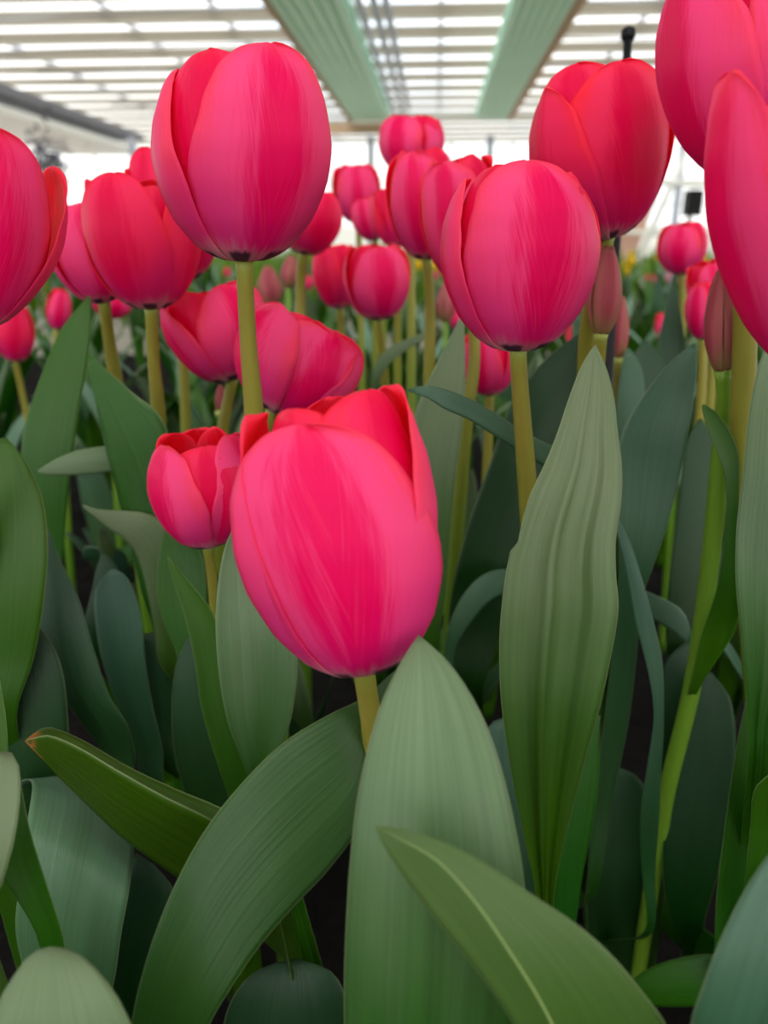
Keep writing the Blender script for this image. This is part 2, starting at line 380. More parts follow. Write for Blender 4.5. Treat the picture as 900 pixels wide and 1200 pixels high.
def head(parent, O, A, H, R, rot=0, open_=0., close=0., out=PINK_OUT, inn=RED_IN, seed=1, pet=None, res=(22, 15), front=None, ruffle=1.0):
    """O base point relative to parent, A unit axis, front = towards the viewer; six petals under a receptacle with pistil"""
    fr = front - A*np.dot(front, A); fr = unit(fr); rt = np.cross(fr, A)*-1.0
    if np.dot(rt, RGT) < 0: rt = -rt
    pts = [O-A*.001, O+A*.002, O+A*H*.12, O+A*H*.30, O+A*H*.34]
    fh = obj('flower_head', tube('flower_head', pts, [.0030, .0034, .0026, .0030, .0012], STEM_P, 8), parent)
    pet = pet or {}
    for i in range(6):
        inner = i >= 3
        p = dict(th=rot + (i*120 if not inner else 60+(i-3)*120), wide=.99 if not inner else .96, rad=1.0 if not inner else .86,
                 tall=1.0 if not inner else 1.02, open_=open_, lean=0., close=close, flat=1.0, ruffle=ruffle, twist=.05 if not inner else .02, lift=.06 if not inner else -.03)
        p.update(pet.get(i, {}))
        p['th'] = math.radians(p['th'])
        g = petal_grid(H, R, seed=seed*10+i, nt=res[0], nu=res[1], **p)
        W = O + g[..., 0:1]*rt + g[..., 1:2]*fr + g[..., 2:3]*A
        obj('petal', shell('petal', W, -.0005 if False else .0005, [(DEEP_OUT if inner and out is PINK_OUT else out), inn]), fh)  # inner petals deeper red: shade and bounce between petals put into the colour
    return fh

PLANTS = {}
def plant(key, name, label, cat, ground, group=None):
    e = obj(name, None, None, tuple(ground)); e.empty_display_size = .02
    tag(e, label, cat, group); PLANTS[key] = (e, np.array(ground, float)); return e
def tulip(key, label, base, top, d, wpx, stem=(), ground=None, k=.33, rot=0, open_=0., close=0., out=PINK_OUT, inn=RED_IN, pet=None, sr=.0031, seed=1, res=(22, 15), smat=STEM, name='tulip', group=None, ruffle=1.0, cat='tulip'):
    """base / top: pixels of the head's foot and of its rim centre; stem: (px, py, d) on the way down"""
    O = P(base[0], base[1], d)
    Lp = math.hypot(top[0]-base[0], top[1]-base[1])/F*d
    T_ = P(top[0], top[1], d-k*Lp); A = unit(T_-O); H = np.linalg.norm(T_-O)
    R = wpx/2*(d-.5*k*Lp)/F
    sp_ = [O] + [P(*s) for s in stem]
    last = sp_[-1]; prev = sp_[-2] if len(sp_) > 1 else O + A*.05
    if ground is None:
        dr = unit(last-prev); dr[2] = min(dr[2], -.6); sh = np.clip(dr[:2]/-dr[2], -.25, .25)*last[2]*.5
        gr = np.array([last[0]+sh[0], last[1]+sh[1], 0])
    else: gr = np.array([ground[0], ground[1], 0])
    e = plant(key, name, label, cat, gr, group)
    path_ = [gr-ZZ*.01] + ([gr*.5+last*.5+np.array([0, 0, .0])] if last[2] > .12 else []) + sp_[::-1] + [O+A*.002]
    path_ = [p_-gr for p_ in path_]
    rr = [sr*1.25]*(len(path_)-3) + [sr*1.02, sr, sr*1.12] if len(path_) > 3 else [sr*1.2, sr, sr*1.1]
    obj('stem', tube('stem', path_, rr, smat, 12, 30), e)
    head(e, O-gr, A, H, R, rot, open_, close, out, inn, seed, pet, res, front=C0-O, ruffle=ruffle)
    return e

def leaf(key, rows, mat='g', bulge=.12, fold=0.0, to_ground=True, wave=.0, n=44, nc=15, foot=.010, seed=0, thick=.0007, notch=None):
    """rows from tip to base. row: (lx,ly,rx,ry,d[,depth difference right-left]) or three points (x,y,d)*3"""
    e, gr = PLANTS[key]; q = random.Random(seed+len(rows)*13+int(rows[0][0]))
    R3 = []
    for r in rows:
        if len(r) >= 9:
            a, m, b = P(*r[0:3]), P(*r[3:6]), P(*r[6:9])
        else:
            dd = r[5] if len(r) > 5 else 0.0
            a, b = P(r[0], r[1], r[4]-dd/2), P(r[2], r[3], r[4]+dd/2)
            m = None
        R3.append([a, m, b])
    if to_ground:
        a, m, b = R3[-1]; mid = (a+b)/2; side = unit(b-a); w0 = np.linalg.norm(b-a)/2
        for f_, wf in ((.45, .75), (1.0, 0)):
            c = mid*(1-f_) + (gr + np.array([0, 0, .004]))*f_
            w = w0*wf + foot*(1-wf)
            R3.append([c-side*w, None, c+side*w])
    us = np.linspace(-1, 1, nc); X = []
    # each row becomes nc points across
    for idx, (a, m, b) in enumerate(R3):
        i0, i1 = max(idx-1, 0), min(idx+1, len(R3)-1)
        al = unit((R3[i0][0]+R3[i0][2]) - (R3[i1][0]+R3[i1][2]))
        c = (a+b)/2; nrm = unit(np.cross(b-a, al)); w = np.linalg.norm(b-a)/2
        if np.dot(nrm, C0-c) < 0: nrm = -nrm
        if w < 1e-6: nrm = unit(C0-c)
        row = []
        for u in us:
            if m is not None:
                v_ = abs(u)**1.15
                p_ = m + ((b if u > 0 else a)-m)*v_
            else:
                p_ = c + (b-a)/2*u + nrm*w*(bulge*(1-u*u) + fold*(1-abs(u)))
            row.append(p_)
        X.append(row)
    X = np.array(X)[::-1]
    Gd = catmull(X, n)
    if wave:
        for i in range(n):
            for j in range(nc):
                u = us[j]; t = i/(n-1)
                cdir = unit(C0-Gd[i, j])
                Gd[i, j] = Gd[i, j] + cdir*wave*(.8*math.sin(4.5*t+1.2*u)*u*abs(u) + .45*math.sin(8*t-4*u)*abs(u) + .55*math.sin(7*u+2.5*t+1) + .5*math.sin(16*u-2*t)*(1-abs(u)) - 1.1*math.exp(-((u-.12)/.12)**2-((t-.62)/.10)**2) + .9*math.exp(-((u+.15)/.10)**2-((t-.60)/.13)**2))*min(1, t*4)*min(1, (1-t)*5)
    if notch:
        for i in range(n):
            f_ = (i/(n-1)-notch[0])/notch[1]
            if 0 <= f_ <= 1:
                for j in range(4): Gd[i, j] = Gd[i, j] + (Gd[i, 8]-Gd[i, j])*notch[2]*(1-f_)*(1-j/4)
    Gd = Gd - gr
    return obj('leaf', shell('leaf', Gd, thick, [LM[mat], LM[mat]]), e)

# ------------------------------------------------------------------ the flowers in front
tulip('main', 'large open pink tulip on the short stem between broad front leaves', (426, 784), (384, 487), .215, 221,
      [(436, 860, .226), (440, 1000, .25)], rot=-7, seed=3, res=(34, 25),
      k=.20, close=.06, pet={0: dict(wide=1.26, tall=1.0, flat=1.1, twist=0, rad=1.07, lift=.03, th=-2, close=0, skew=-.30, pw=1.5), 1: dict(tall=1.08, twist=.0, th=106, wide=1.1, rad=1.0, lift=0, skew=-.1, close=.0), 2: dict(tall=1.04, th=-92, wide=1.0, rad=1.08, lift=.08, close=.06, pw=1.5), 3: dict(tall=1.08, rad=.88, th=46, wide=1.15, close=.02, lift=-.02), 4: dict(tall=1.06, close=.25), 5: dict(tall=1.05, rad=.86, th=-50, wide=1.1, close=.1)})
tulip('upper_left', 'tall pink tulip with pale base standing clear against the green roof gutter', (286, 306), (277, 76), .27, 203,
      [(291, 400, .285), (298, 490, .30), (306, 640, .33)], rot=17, seed=11, res=(34, 25),
      pet={0: dict(wide=1.0, tall=1.07, th=24, lift=.06, skew=.08, pw=1.5), 2: dict(th=-86, wide=.88, tall=.96, lift=.0, pw=1.5), 5: dict(th=-30, tall=1.03, wide=.95, rad=.9), 3: dict(tall=.98, th=84, rad=.95), 4: dict(tall=.96), 1: dict(th=128)})
tulip('mid_right', 'pink tulip with two dark blotches at its base above the big notched leaf', (607, 410), (612, 205), .28, 182,
      [(609, 450, .288), (618, 570, .31), (632, 800, .345), (636, 1050, .37)], rot=17, seed=21, res=(34, 25),
      pet={0: dict(wide=1.08, tall=1.06, th=22, lift=.05, skew=-.12, ruffle=1.5, pw=1.6), 2: dict(th=-82, wide=.78, tall=.99, lean=.02, lift=.02), 5: dict(th=-36, tall=1.05, wide=.9, rad=.88), 3: dict(tall=1.0, th=76, rad=.92)})
tulip('upper_right', 'deep pink tulip leaning right in front of the black stake', (712, 280), (690, 85), .335, 162,
      [(700, 320, .345), (689, 380, .36), (684, 460, .38)], rot=42, seed=31, res=(30, 21), out=DEEP_OUT,
      pet={0: dict(th=38, wide=1.2, twist=-.02), 2: dict(th=-62, wide=1.1, tall=.97), 1: dict(th=135, lean=.06), 5: dict(th=-12, tall=1.05), 4: dict(tall=1.0)})
tulip('right_top', 'large pink tulip cut by the top edge with a folded left petal', (880, 205), (864, -50), .265, 195,
      [(872, 300, .28), (873, 400, .295), (868, 540, .315), (874, 680, .335), (886, 850, .352), (882, 1000, .37)], rot=-48, seed=41, res=(30, 21),
      pet={0: dict(th=-52, wide=1.15), 1: dict(th=55), 3: dict(th=0, tall=1.0)}, sr=.0036)
tulip('right_edge', 'close pink tulip with pale pointed petal at the right border', (962, 428), (940, 120), .205, 222,
      [(945, 520, .22), (950, 700, .25)], rot=20, seed=51, res=(30, 21),
      pet={2: dict(th=-56, wide=1.08, tall=1.17, lean=.0, pw=1.35), 0: dict(th=50, tall=.9), 3: dict(th=0, tall=.86)})
tulip('left_edge', 'close pink tulip cut by the left border with one petal flaring out', (-36, 382), (-24, 150), .25, 165,
      [(-28, 470, .262), (-26, 600, .29)], rot=8, seed=61, res=(30, 21),
      pet={0: dict(wide=1.15, th=12, tall=1.03), 1: dict(th=108, lean=.16, tall=.90), 3: dict(th=70, tall=.98)})
tulip('left_pair', 'pink tulip with red right half in the cluster of three at left', (177, 362), (162, 212), .37, 130,
      [(180, 420, .385), (186, 490, .40), (190, 600, .43)], rot=-25, seed=71, res=(26, 19), out=DEEP_OUT,
      pet={0: dict(th=-32, tall=1.05, wide=1.08, pw=1.4), 1: dict(th=72, tall=.97, pw=1.5), 3: dict(th=30, tall=.96, pw=1.4), 5: dict(th=-90)})
tulip('left_back', 'narrow pink tulip with upright thin petal behind the cluster of three', (122, 355), (88, 240), .44, 92,
      [(128, 400, .455), (136, 450, .47)], rot=10, seed=81, pet={3: dict(tall=1.22, th=50, wide=.6)}, sr=.0035)
tulip('left_behind', 'red pink tulip half hidden behind the tall one, pointed petal raised', (214, 330), (190, 195), .45, 110,
      [(214, 400, .46)], rot=30, seed=91, out=DEEP_OUT, pet={5: dict(tall=1.15, wide=.7, th=-35)})
tulip('pale_left', 'light pink half-open tulip leaning left behind the thick stem', (272, 446), (238, 342), .42, 112,
      [(262, 500, .43), (258, 600, .45)], rot=20, open_=.22, seed=101, res=(26, 19), k=.25, pet={2: dict(th=-75, tall=1.02), 0: dict(th=35)}, ruffle=1.4)
tulip('tilted', 'broad pink tulip tilting to the right with crumpled rim', (318, 482), (368, 378), .365, 150,
      [(312, 540, .38), (318, 640, .40)], rot=-20, open_=.0, seed=111, res=(30, 21), k=.12, ruffle=1.8,
      pet={0: dict(th=30, wide=1.1), 2: dict(th=-55, wide=1.05), 3: dict(th=75, lean=.04, tall=1.02), 5: dict(th=-8, tall=1.0)})
tulip('small', 'small open pink tulip beside the large one, red inside showing', (243, 640), (229, 508), .32, 122,
      [(249, 680, .33), (256, 760, .345)], rot=70, open_=.0, seed=121, res=(28, 21), k=.26, sr=.0022,
      pet={0: dict(th=72, wide=1.05, tall=.98), 2: dict(th=-58, wide=1.15, tall=.94), 5: dict(th=12, tall=.93, rad=.97, wide=1.0), 1: dict(th=178, tall=1.0), 3: dict(th=125, tall=1.02, rad=.78), 4: dict(th=-125, tall=1.0)})
# further back, above the leaves
tulip('centre_small', 'round pink tulip on a thin stem in the gap between the two tall ones', (444, 375), (440, 288), .58, 80, [(450, 430, .60), (452, 480, .62)], rot=12, seed=131)
tulip('centre_twin', 'pink tulip tucked behind the round one at its left', (398, 362), (392, 288), .64, 56, [(402, 420, .66)], rot=-40, seed=141, out=DEEP_OUT)
tulip('red_back', 'dark red pink tulip right behind the tall one at its right edge', (355, 298), (368, 222), .55, 74, [(352, 340, .565), (352, 420, .58)], rot=35, seed=151, out=DEEP_OUT, sr=.0036)
tulip('far_a', 'plain pink tulip below the left green gutter end', (420, 262), (418, 194), .78, 58, [(422, 330, .8)], rot=0, seed=161)
tulip('far_b', 'slim pink tulip with a red edge in the middle cluster', (440, 282), (430, 232), .72, 44, [(440, 330, .74)], rot=-25, seed=171)
tulip('far_c', 'red edged pink tulip squeezed inside the middle cluster', (466, 290), (452, 222), .66, 48, [(466, 350, .68)], rot=40, seed=181, out=DEEP_OUT)
tulip('far_tall', 'tallest pink tulip of the middle cluster with frayed rim', (480, 206), (484, 138), .62, 76, [(482, 300, .64), (482, 420, .66)], rot=-35, seed=191, ruffle=2.2)
tulip('mid_a', 'pink tulip with lilac side on a straight olive stem', (500, 304), (492, 178), .46, 82, [(504, 360, .475), (503, 440, .49)], rot=-10, seed=201, res=(26, 19))
tulip('mid_b', 'pink tulip with curled rim pressed behind the blotched one', (552, 335), (535, 188), .41, 98, [(556, 420, .42), (546, 500, .43)], rot=-20, seed=211, res=(26, 19), ruffle=1.8)
tulip('low_pink', 'pink tulip low down behind the olive stem of the blotched one', (574, 463), (572, 390), .50, 66, [(572, 520, .51)], rot=-25, seed=221)
tulip('right_far', 'round pink tulip beyond the pointed leaf at right', (800, 322), (800, 262), .72, 58, [(800, 380, .735)], rot=-10, seed=231, open_=-.05)
tulip('right_far_b', 'pink tulip behind the closed bud at right', (838, 372), (826, 308), .56, 50, [(836, 430, .57)], rot=20, seed=241)
tulip('right_far_c', 'pale pink tulip squeezed left of the closed bud', (824, 398), (824, 332), .50, 40, [(822, 460, .51)], rot=-30, seed=251, close=.2)
tulip('left_low', 'small red tulip low at the left border', (18, 424), (16, 358), .78, 48, [(28, 470, .80)], rot=0, seed=261, close=.25, out=DEEP_OUT)
tulip('left_low_b', 'pale pink tulip behind the broad upright leaf at left', (66, 386), (72, 340), .70, 30, [(66, 430, .71)], rot=0, seed=271, close=.3)
tulip('left_low_c', 'low pink tulip seen between two olive stems at left', (128, 372), (132, 340), .76, 46, [(128, 420, .77)], rot=20, seed=281)
tulip('yellow_gap', 'yellow tulip glimpsed inside the middle pink cluster', (448, 270), (440, 243), 1.5, 20, [(450, 330, 1.52)], seed=291, out=YEL_OUT, inn=YEL_OUT, res=(12, 9))
tulip('yellow_left', 'tiny yellow tulip glimpsed beside the narrow pink one', (52, 308), (52, 294), 2.2, 11, [(52, 340, 2.22)], seed=292, out=YEL_OUT, inn=YEL_OUT, res=(12, 9))
# closed buds
def bud(key, label, base, top, d, w, stem, sr=.003, seed=1, res=(20, 13), smat=STEM_F, ground=None):
    tulip(key, label, base, top, d, w, stem, rot=seed*37, close=.62, out=BUD_OUT, inn=BUD_OUT, sr=sr, seed=seed, res=res, smat=smat, name='tulip_bud', ruffle=.4, cat='tulip bud', ground=ground)
bud('bud_right', 'closed dusty pink bud on a bright green stem beside the olive stem', (847, 438), (846, 318), .31, 46, [(849, 470, .316), (842, 560, .33), (832, 660, .345), (812, 800, .365), (782, 925, .385), (772, 985, .395)], .0032, 5, (26, 17))
bud('bud_mid', 'closed grey pink bud hanging behind the leaning tulip', (704, 395), (714, 290), .345, 42, [(700, 440, .355)], .003, 7, smat=STEM)
bud('bud_low', 'slim closed bud behind the grey one near the stake', (725, 424), (729, 348), .48, 22, [(724, 470, .49), (722, 520, .50)], .003, 9, smat=STEM)
bud('bud_far', 'small pale pink bud far back beside the straight olive stem', (522, 378), (524, 330), .85, 26, [(522, 430, .86)], .003, 11)
bud('bud_back', 'pale pink bud behind the thick stem of the tall tulip', (318, 362), (314, 312), .70, 32, [(318, 420, .71)], .003, 13)
bud('bud_back_b', 'second pale bud behind the thick stem, half hidden', (338, 338), (342, 300), .80, 24, [(338, 400, .81)], .003, 15)
bud('bud_tiny', 'tiny brownish bud under the light pink tulip', (258, 486), (258, 452), .48, 14, [(258, 540, .49)], .002, 17)

# ------------------------------------------------------------------ leaves that show in front
def lone(key, label, x, y): plant(key, 'tulip_shoot', label, 'tulip leaves', (x, y, 0))
# leaves of the large tulip
leaf('main', [(490, 744, 491, 744, .192), (468, 778, 526, 776, .188), (446, 826, 560, 828, .184), (430, 880, 583, 885, .181), (418, 940, 601, 955, .179), (410, 1010, 614, 1030, .179), (405, 1090, 618, 1100, .182), (403, 1160, 612, 1170, .187), (404, 1230, 600, 1235, .194), (412, 1400, 560, 1400, .22)], 'g', bulge=.20, n=60, nc=21, wave=.0006)
leaf('main', [(290, 590, 292, 590, .283), (264, 640, 312, 632, .285), (254, 700, 335, 690, .287), (253, 745, 347, 745, .288), (258, 800, 347, 800, .29), (268, 850, 338, 855, .292), (285, 895, 320, 900, .296), (305, 960, 330, 960, .305)], 'g', bulge=-.22, n=50, nc=19, wave=.0004)
# arching leaf from the lower left
lone('arch', 'broad arching dark green leaf sweeping up behind the front leaf', -.105, .13)
leaf('arch', [(462, 786, 464, 790, .232), (425, 818, 432, 880, .228), (388, 836, 424, 960, .223), (335, 868, 388, 1016, .218), (285, 916, 345, 1062, .212), (238, 976, 305, 1108, .207), (198, 1052, 272, 1156, .203), (170, 1130, 246, 1200, .203), (152, 1210, 222, 1260, .208), (140, 1330, 200, 1340, .22)], 'a', bulge=.10, n=60, nc=19)
# front right folded leaf
lone('front', 'pale green folded leaf with a light midrib crossing in front', .075, .10)
leaf('front', [(438, 967, .158, 438, 967, .158, 438, 967, .158), (452, 996, .157, 470, 984, .1555, 484, 974, .157), (482, 1040, .157, 512, 1008, .1545, 545, 998, .157), (520, 1090, .157, 556, 1056, .1545, 620, 1046, .158), (562, 1142, .158, 596, 1114, .155, 692, 1096, .160), (604, 1204, .160, 634, 1176, .157, 748, 1156, .163), (640, 1270, .164, 668, 1250, .161, 790, 1226, .168), (680, 1400, .175, 710, 1390, .168, 800, 1380, .18)], 'r', n=60, nc=21)
# bottom right corner leaf
lone('corner_right', 'broad blue green leaf filling the lower right corner', .155, .09)
leaf('corner_right', [(935, 960, 940, 962, .160), (900, 1002, 985, 1000, .158), (872, 1045, 1010, 1060, .156), (845, 1100, 1022, 1120, .155), (824, 1155, 1015, 1180, .156), (808, 1210, 1000, 1230, .159), (810, 1340, 960, 1350, .17)], 'b', bulge=.14, n=44, nc=17)
# lower left group
lone('corner_left', 'pale rounded leaf rising into the lower left corner', -.13, .09)
leaf('corner_left', [(58, 1109, 60, 1109, .168), (36, 1118, 88, 1115, .165), (8, 1156, 122, 1146, .162), (-14, 1200, 148, 1188, .160), (-30, 1250, 160, 1240, .162), (-30, 1380, 120, 1380, .175)], 'g', bulge=.18, n=40, nc=17)
lone('left_bend', 'wide blue green leaf bending backwards under the brown tipped leaf', -.165, .235)
leaf('left_bend', [(22, 922, 60, 908, .335), (26, 914, 132, 924, .312), (38, 920, 156, 988, .272), (30, 975, 152, 1040, .25), (22, 1040, 142, 1095, .248), (18, 1090, 134, 1150, .252), (30, 1150, 120, 1195, .262), (50, 1260, 100, 1270, .28)], 'p', bulge=.12, n=46, nc=17)
lone('brown_tip', 'folded green leaf with a brown scarred tip pointing left', -.03, .27)
leaf('brown_tip', [(29, 868, .235, 30, 870, .235, 31, 868, .235), (46, 855, .242, 52, 892, .236, 40, 865, .232), (62, 853, .250, 66, 908, .240, 58, 862, .229), (98, 868, .254, 96, 938, .241, 92, 876, .226), (150, 898, .257, 138, 978, .243, 138, 903, .226), (205, 924, .261, 178, 1008, .247, 190, 932, .228), (262, 948, .265, 218, 1036, .252, 250, 962, .232), (320, 985, .272, 275, 1075, .262, 305, 1000, .242)], 's', n=54, nc=21, foot=.008)
lone('left_pale', 'pale cut-off leaf blade with bright green base at the left border', -.115, .20)
leaf('left_pale', [(-8, 882, 14, 882, .205), (-20, 884, 22, 896, .203), (-30, 920, 24, 930, .20), (-38, 960, 17, 985, .198), (-45, 1000, 2, 1038, .198), (-45, 1080, -12, 1090, .205)], 'g', bulge=.15, n=30, nc=13)
leaf('left_pale', [(14, 898, 22, 905, .212), (4, 950, 32, 962, .211), (-6, 1010, 46, 1010, .212), (20, 1055, 62, 1060, .214), (42, 1095, 74, 1100, .217), (55, 1160, 85, 1165, .225)], 'f', bulge=-.2, n=36, nc=13)
leaf('left_pale', [(-6, 790, -2, 788, .25), (-10, 830, 6, 835, .25), (-12, 885, 9, 885, .25), (-20, 980, 0, 980, .255)], 'f', bulge=-.15, n=24, nc=11)
lone('left_under', 'dark leaf in the shade under the brown tipped one', -.11, .30)
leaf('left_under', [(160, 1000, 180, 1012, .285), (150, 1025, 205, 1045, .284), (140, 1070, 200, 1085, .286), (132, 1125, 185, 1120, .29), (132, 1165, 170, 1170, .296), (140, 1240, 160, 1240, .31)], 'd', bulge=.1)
# leaves of the small tulip
leaf('small', [(195, 652, 197, 652, .302), (203, 680, 222, 683, .303), (217, 725, 248, 716, .305), (228, 775, 258, 752, .307), (236, 830, 270, 820, .309), (250, 880, 292, 890, .311), (268, 935, 300, 930, .315), (280, 980, 298, 980, .325)], 'f', bulge=-.2, n=50, nc=15)
leaf('small', [(193, 622, 200, 620, .345), (186, 650, 235, 645, .345), (184, 690, 242, 690, .346), (192, 730, 240, 735, .348), (206, 762, 246, 780, .35), (216, 810, 256, 830, .352), (230, 870, 262, 880, .356)], 'f', bulge=-.2, n=44, nc=15)
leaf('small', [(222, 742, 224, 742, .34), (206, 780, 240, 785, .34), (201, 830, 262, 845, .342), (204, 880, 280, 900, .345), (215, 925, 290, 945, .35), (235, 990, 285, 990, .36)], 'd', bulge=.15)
# left side
leaf('left_back', [(104, 346, 106, 348, .415), (72, 385, 106, 392, .413), (52, 430, 100, 440, .412), (36, 475, 92, 485, .413), (25, 520, 86, 530, .415), (28, 570, 80, 580, .42), (38, 640, 74, 650, .43), (45, 720, 72, 720, .44)], 'f', bulge=.1, n=46)
leaf('left_pair', [(103, 416, .352, 104, 416, .352, 106, 416, .352), (106, 440, .36, 108, 455, .352, 128, 436, .352), (114, 480, .366, 124, 510, .356, 158, 462, .352), (122, 520, .37, 142, 580, .360, 185, 484, .352), (135, 570, .376, 160, 640, .366, 200, 520, .356), (150, 630, .382, 178, 690, .374, 205, 600, .362), (165, 690, .388, 190, 740, .382, 206, 690, .37), (185, 760, .40, 200, 780, .396, 212, 760, .385)], 'f', n=50, nc=17)
lone('left_big', 'big rounded green leaf at the left border under the broad upright one', -.19, .36)
leaf('left_big', [(2, 513, 8, 513, .31), (-30, 535, 30, 540, .308), (-52, 580, 50, 585, .306), (-62, 630, 56, 640, .306), (-62, 690, 52, 700, .308), (-50, 760, 40, 770, .313), (-35, 850, 20, 850, .32)], 'f', bulge=.15, n=44, nc=17)
lone('left_dusky', 'dusky blue green leaf standing between the rounded leaf and a curled one', -.10, .42)
leaf('left_dusky', [(46, 618, 56, 617, .345), (42, 650, 68, 650, .345), (42, 700, 92, 700, .346), (46, 750, 108, 755, .348), (62, 800, 128, 815, .352), (90, 840, 150, 850, .358), (118, 880, 158, 885, .365), (135, 930, 160, 930, .375)], 'b', bulge=.12, fold=.12, n=44)
lone('left_rib', 'dark leaf with a pale rib behind the brown tipped leaf', -.16, .40)
leaf('left_rib', [(4, 716, 12, 716, .325), (-14, 735, 46, 735, .325), (-24, 775, 70, 775, .326), (-28, 830, 79, 830, .328), (-26, 890, 80, 890, .332), (-15, 950, 72, 950, .34), (0, 1030, 60, 1030, .35)], 'd', bulge=.1, fold=.12, n=40)
lone('left_curl', 'dark blue green leaf with a curled top beside the dusky leaf', -.075, .47)
leaf('left_curl', [(128, 668, 134, 667, .385), (112, 690, 150, 678, .384), (112, 730, 165, 720, .384), (120, 775, 170, 775, .386), (135, 820, 178, 825, .39), (155, 870, 190, 875, .395), (175, 930, 198, 930, .405)], 'b', bulge=-.15, n=40)
leaf('left_curl', [(160, 745, 190, 738, .40), (163, 760, 206, 765, .40), (170, 800, 208, 810, .402), (180, 850, 210, 850, .406), (190, 900, 210, 905, .412)], 'd', bulge=.1, n=30)
leaf('left_curl', [(96, 655, 100, 656, .43), (100, 640, 130, 660, .42), (118, 646, 138, 668, .41), (110, 680, 124, 690, .41), (105, 760, 125, 770, .42)], 'd', bulge=.15, n=34)
lone('left_pointed', 'thin leaf pointing left across the broad upright one', -.04, .50)
leaf('left_pointed', [(44, 552, 45, 554, .378), (62, 540, 64, 557, .379), (90, 528, 92, 557, .381), (120, 523, 122, 554, .385), (150, 523, 150, 553, .39), (178, 540, 176, 570, .40)], 'g', bulge=.2, n=34)
lone('left_pointed_b', 'grey green leaf tip pointing left under the small open tulip', -.02, .46)
leaf('left_pointed_b', [(96, 591, 97, 594, .358), (115, 597, 112, 606, .358), (140, 598, 128, 620, .359), (172, 601, 148, 634, .361), (196, 615, 162, 655, .365), (212, 640, 172, 690, .37), (220, 690, 182, 740, .378), (225, 780, 195, 790, .39)], 'g', bulge=.18, n=44)
# centre behind the large tulip
leaf('mid_b', [(541, 368, 543, 369, .385), (520, 410, 545, 405, .384), (500, 450, 545, 450, .384), (484, 490, 542, 500, .385), (474, 545, 534, 560, .388), (474, 610, 528, 620, .394), (480, 680, 522, 690, .402), (490, 760, 515, 760, .412)], 'g', bulge=-.15, n=46)
lone('mid_dark', 'broad dark leaf with a pale fold behind the olive stem', .09, .52)
leaf('mid_dark', [(682, 388, 684, 388, .40), (640, 420, 690, 440, .40), (600, 470, 682, 500, .40), (575, 540, 662, 560, .402), (550, 610, 640, 620, .406), (532, 680, 610, 690, .412), (525, 740, 585, 750, .42), (528, 820, 566, 820, .43)], 'd', bulge=-.18, fold=-.1, n=46)
leaf('mid_right', [(478, 456, 479, 459, .315), (500, 452, 500, 466, .314), (525, 457, 522, 480, .313), (552, 468, 546, 490, .313), (580, 484, 572, 506, .314), (610, 504, 600, 524, .316), (640, 520, 632, 544, .32), (668, 540, 660, 566, .326)], 'b', bulge=.12, n=44, to_ground=True, foot=.006)
lone('mid_arc', 'pale leaf arching over to the right beside the big notched leaf', .055, .50)
leaf('mid_arc', [(640, 690, 640, 700, .40), (612, 672, 612, 694, .40), (586, 667, 590, 696, .398), (562, 676, 572, 706, .396), (542, 698, 556, 724, .395), (528, 728, 542, 744, .396), (521, 760, 532, 768, .40), (520, 830, 530, 830, .41)], 'b', bulge=.15, n=44)
lone('mid_low', 'rounded blue green leaf low between the front leaf and the notched one', .07, .40)
leaf('mid_low', [(598, 838, 604, 838, .35), (572, 850, 628, 848, .348), (560, 900, 650, 900, .346), (562, 960, 655, 960, .347), (580, 1020, 652, 1030, .35), (600, 1100, 640, 1100, .36)], 'b', bulge=.18, n=36)
# the big notched leaf of the blotched tulip
leaf('mid_right', [(697, 404, 698, 404, .262), (682, 428, 711, 432, .261), (667, 466, 720, 468, .26), (654, 505, 724, 505, .26), (640, 540, 729, 548, .26), (622, 578, 728, 590, .26), (606, 618, 722, 632, .261), (594, 665, 722, 672, .262), (588, 710, 725, 712, .263), (585, 760, 718, 760, .265), (588, 830, 703, 830, .268), (600, 910, 682, 905, .275), (616, 990, 662, 985, .285), (627, 1040, 651, 1040, .295), (630, 1080, 648, 1080, .305)], 'g', bulge=-.10, n=100, nc=25, wave=.0020, notch=(.735, .06, .16))
leaf('mid_right', [(700, 838, 704, 838, .335), (672, 870, 702, 862, .335), (650, 930, 702, 910, .336), (640, 1000, 694, 970, .338), (640, 1050, 682, 1030, .341), (648, 1095, 674, 1090, .346)], 'f', bulge=.12, n=36)
lone('low_mid', 'rounded dark leaf low in the shade below the arching leaf', -.03, .31)
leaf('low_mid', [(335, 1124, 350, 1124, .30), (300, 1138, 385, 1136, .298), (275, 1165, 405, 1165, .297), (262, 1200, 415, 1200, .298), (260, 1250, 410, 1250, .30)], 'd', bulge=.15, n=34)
lone('right_dark', 'very dark broad leaf in the gap beside the ribbon leaf', .15, .47)
leaf('right_dark', [(722, 900, 728, 900, .41), (704, 920, 752, 915, .41), (694, 980, 764, 970, .412), (688, 1050, 764, 1040, .416), (690, 1120, 756, 1110, .424), (700, 1180, 745, 1180, .435)], 'd', bulge=.1, n=34)
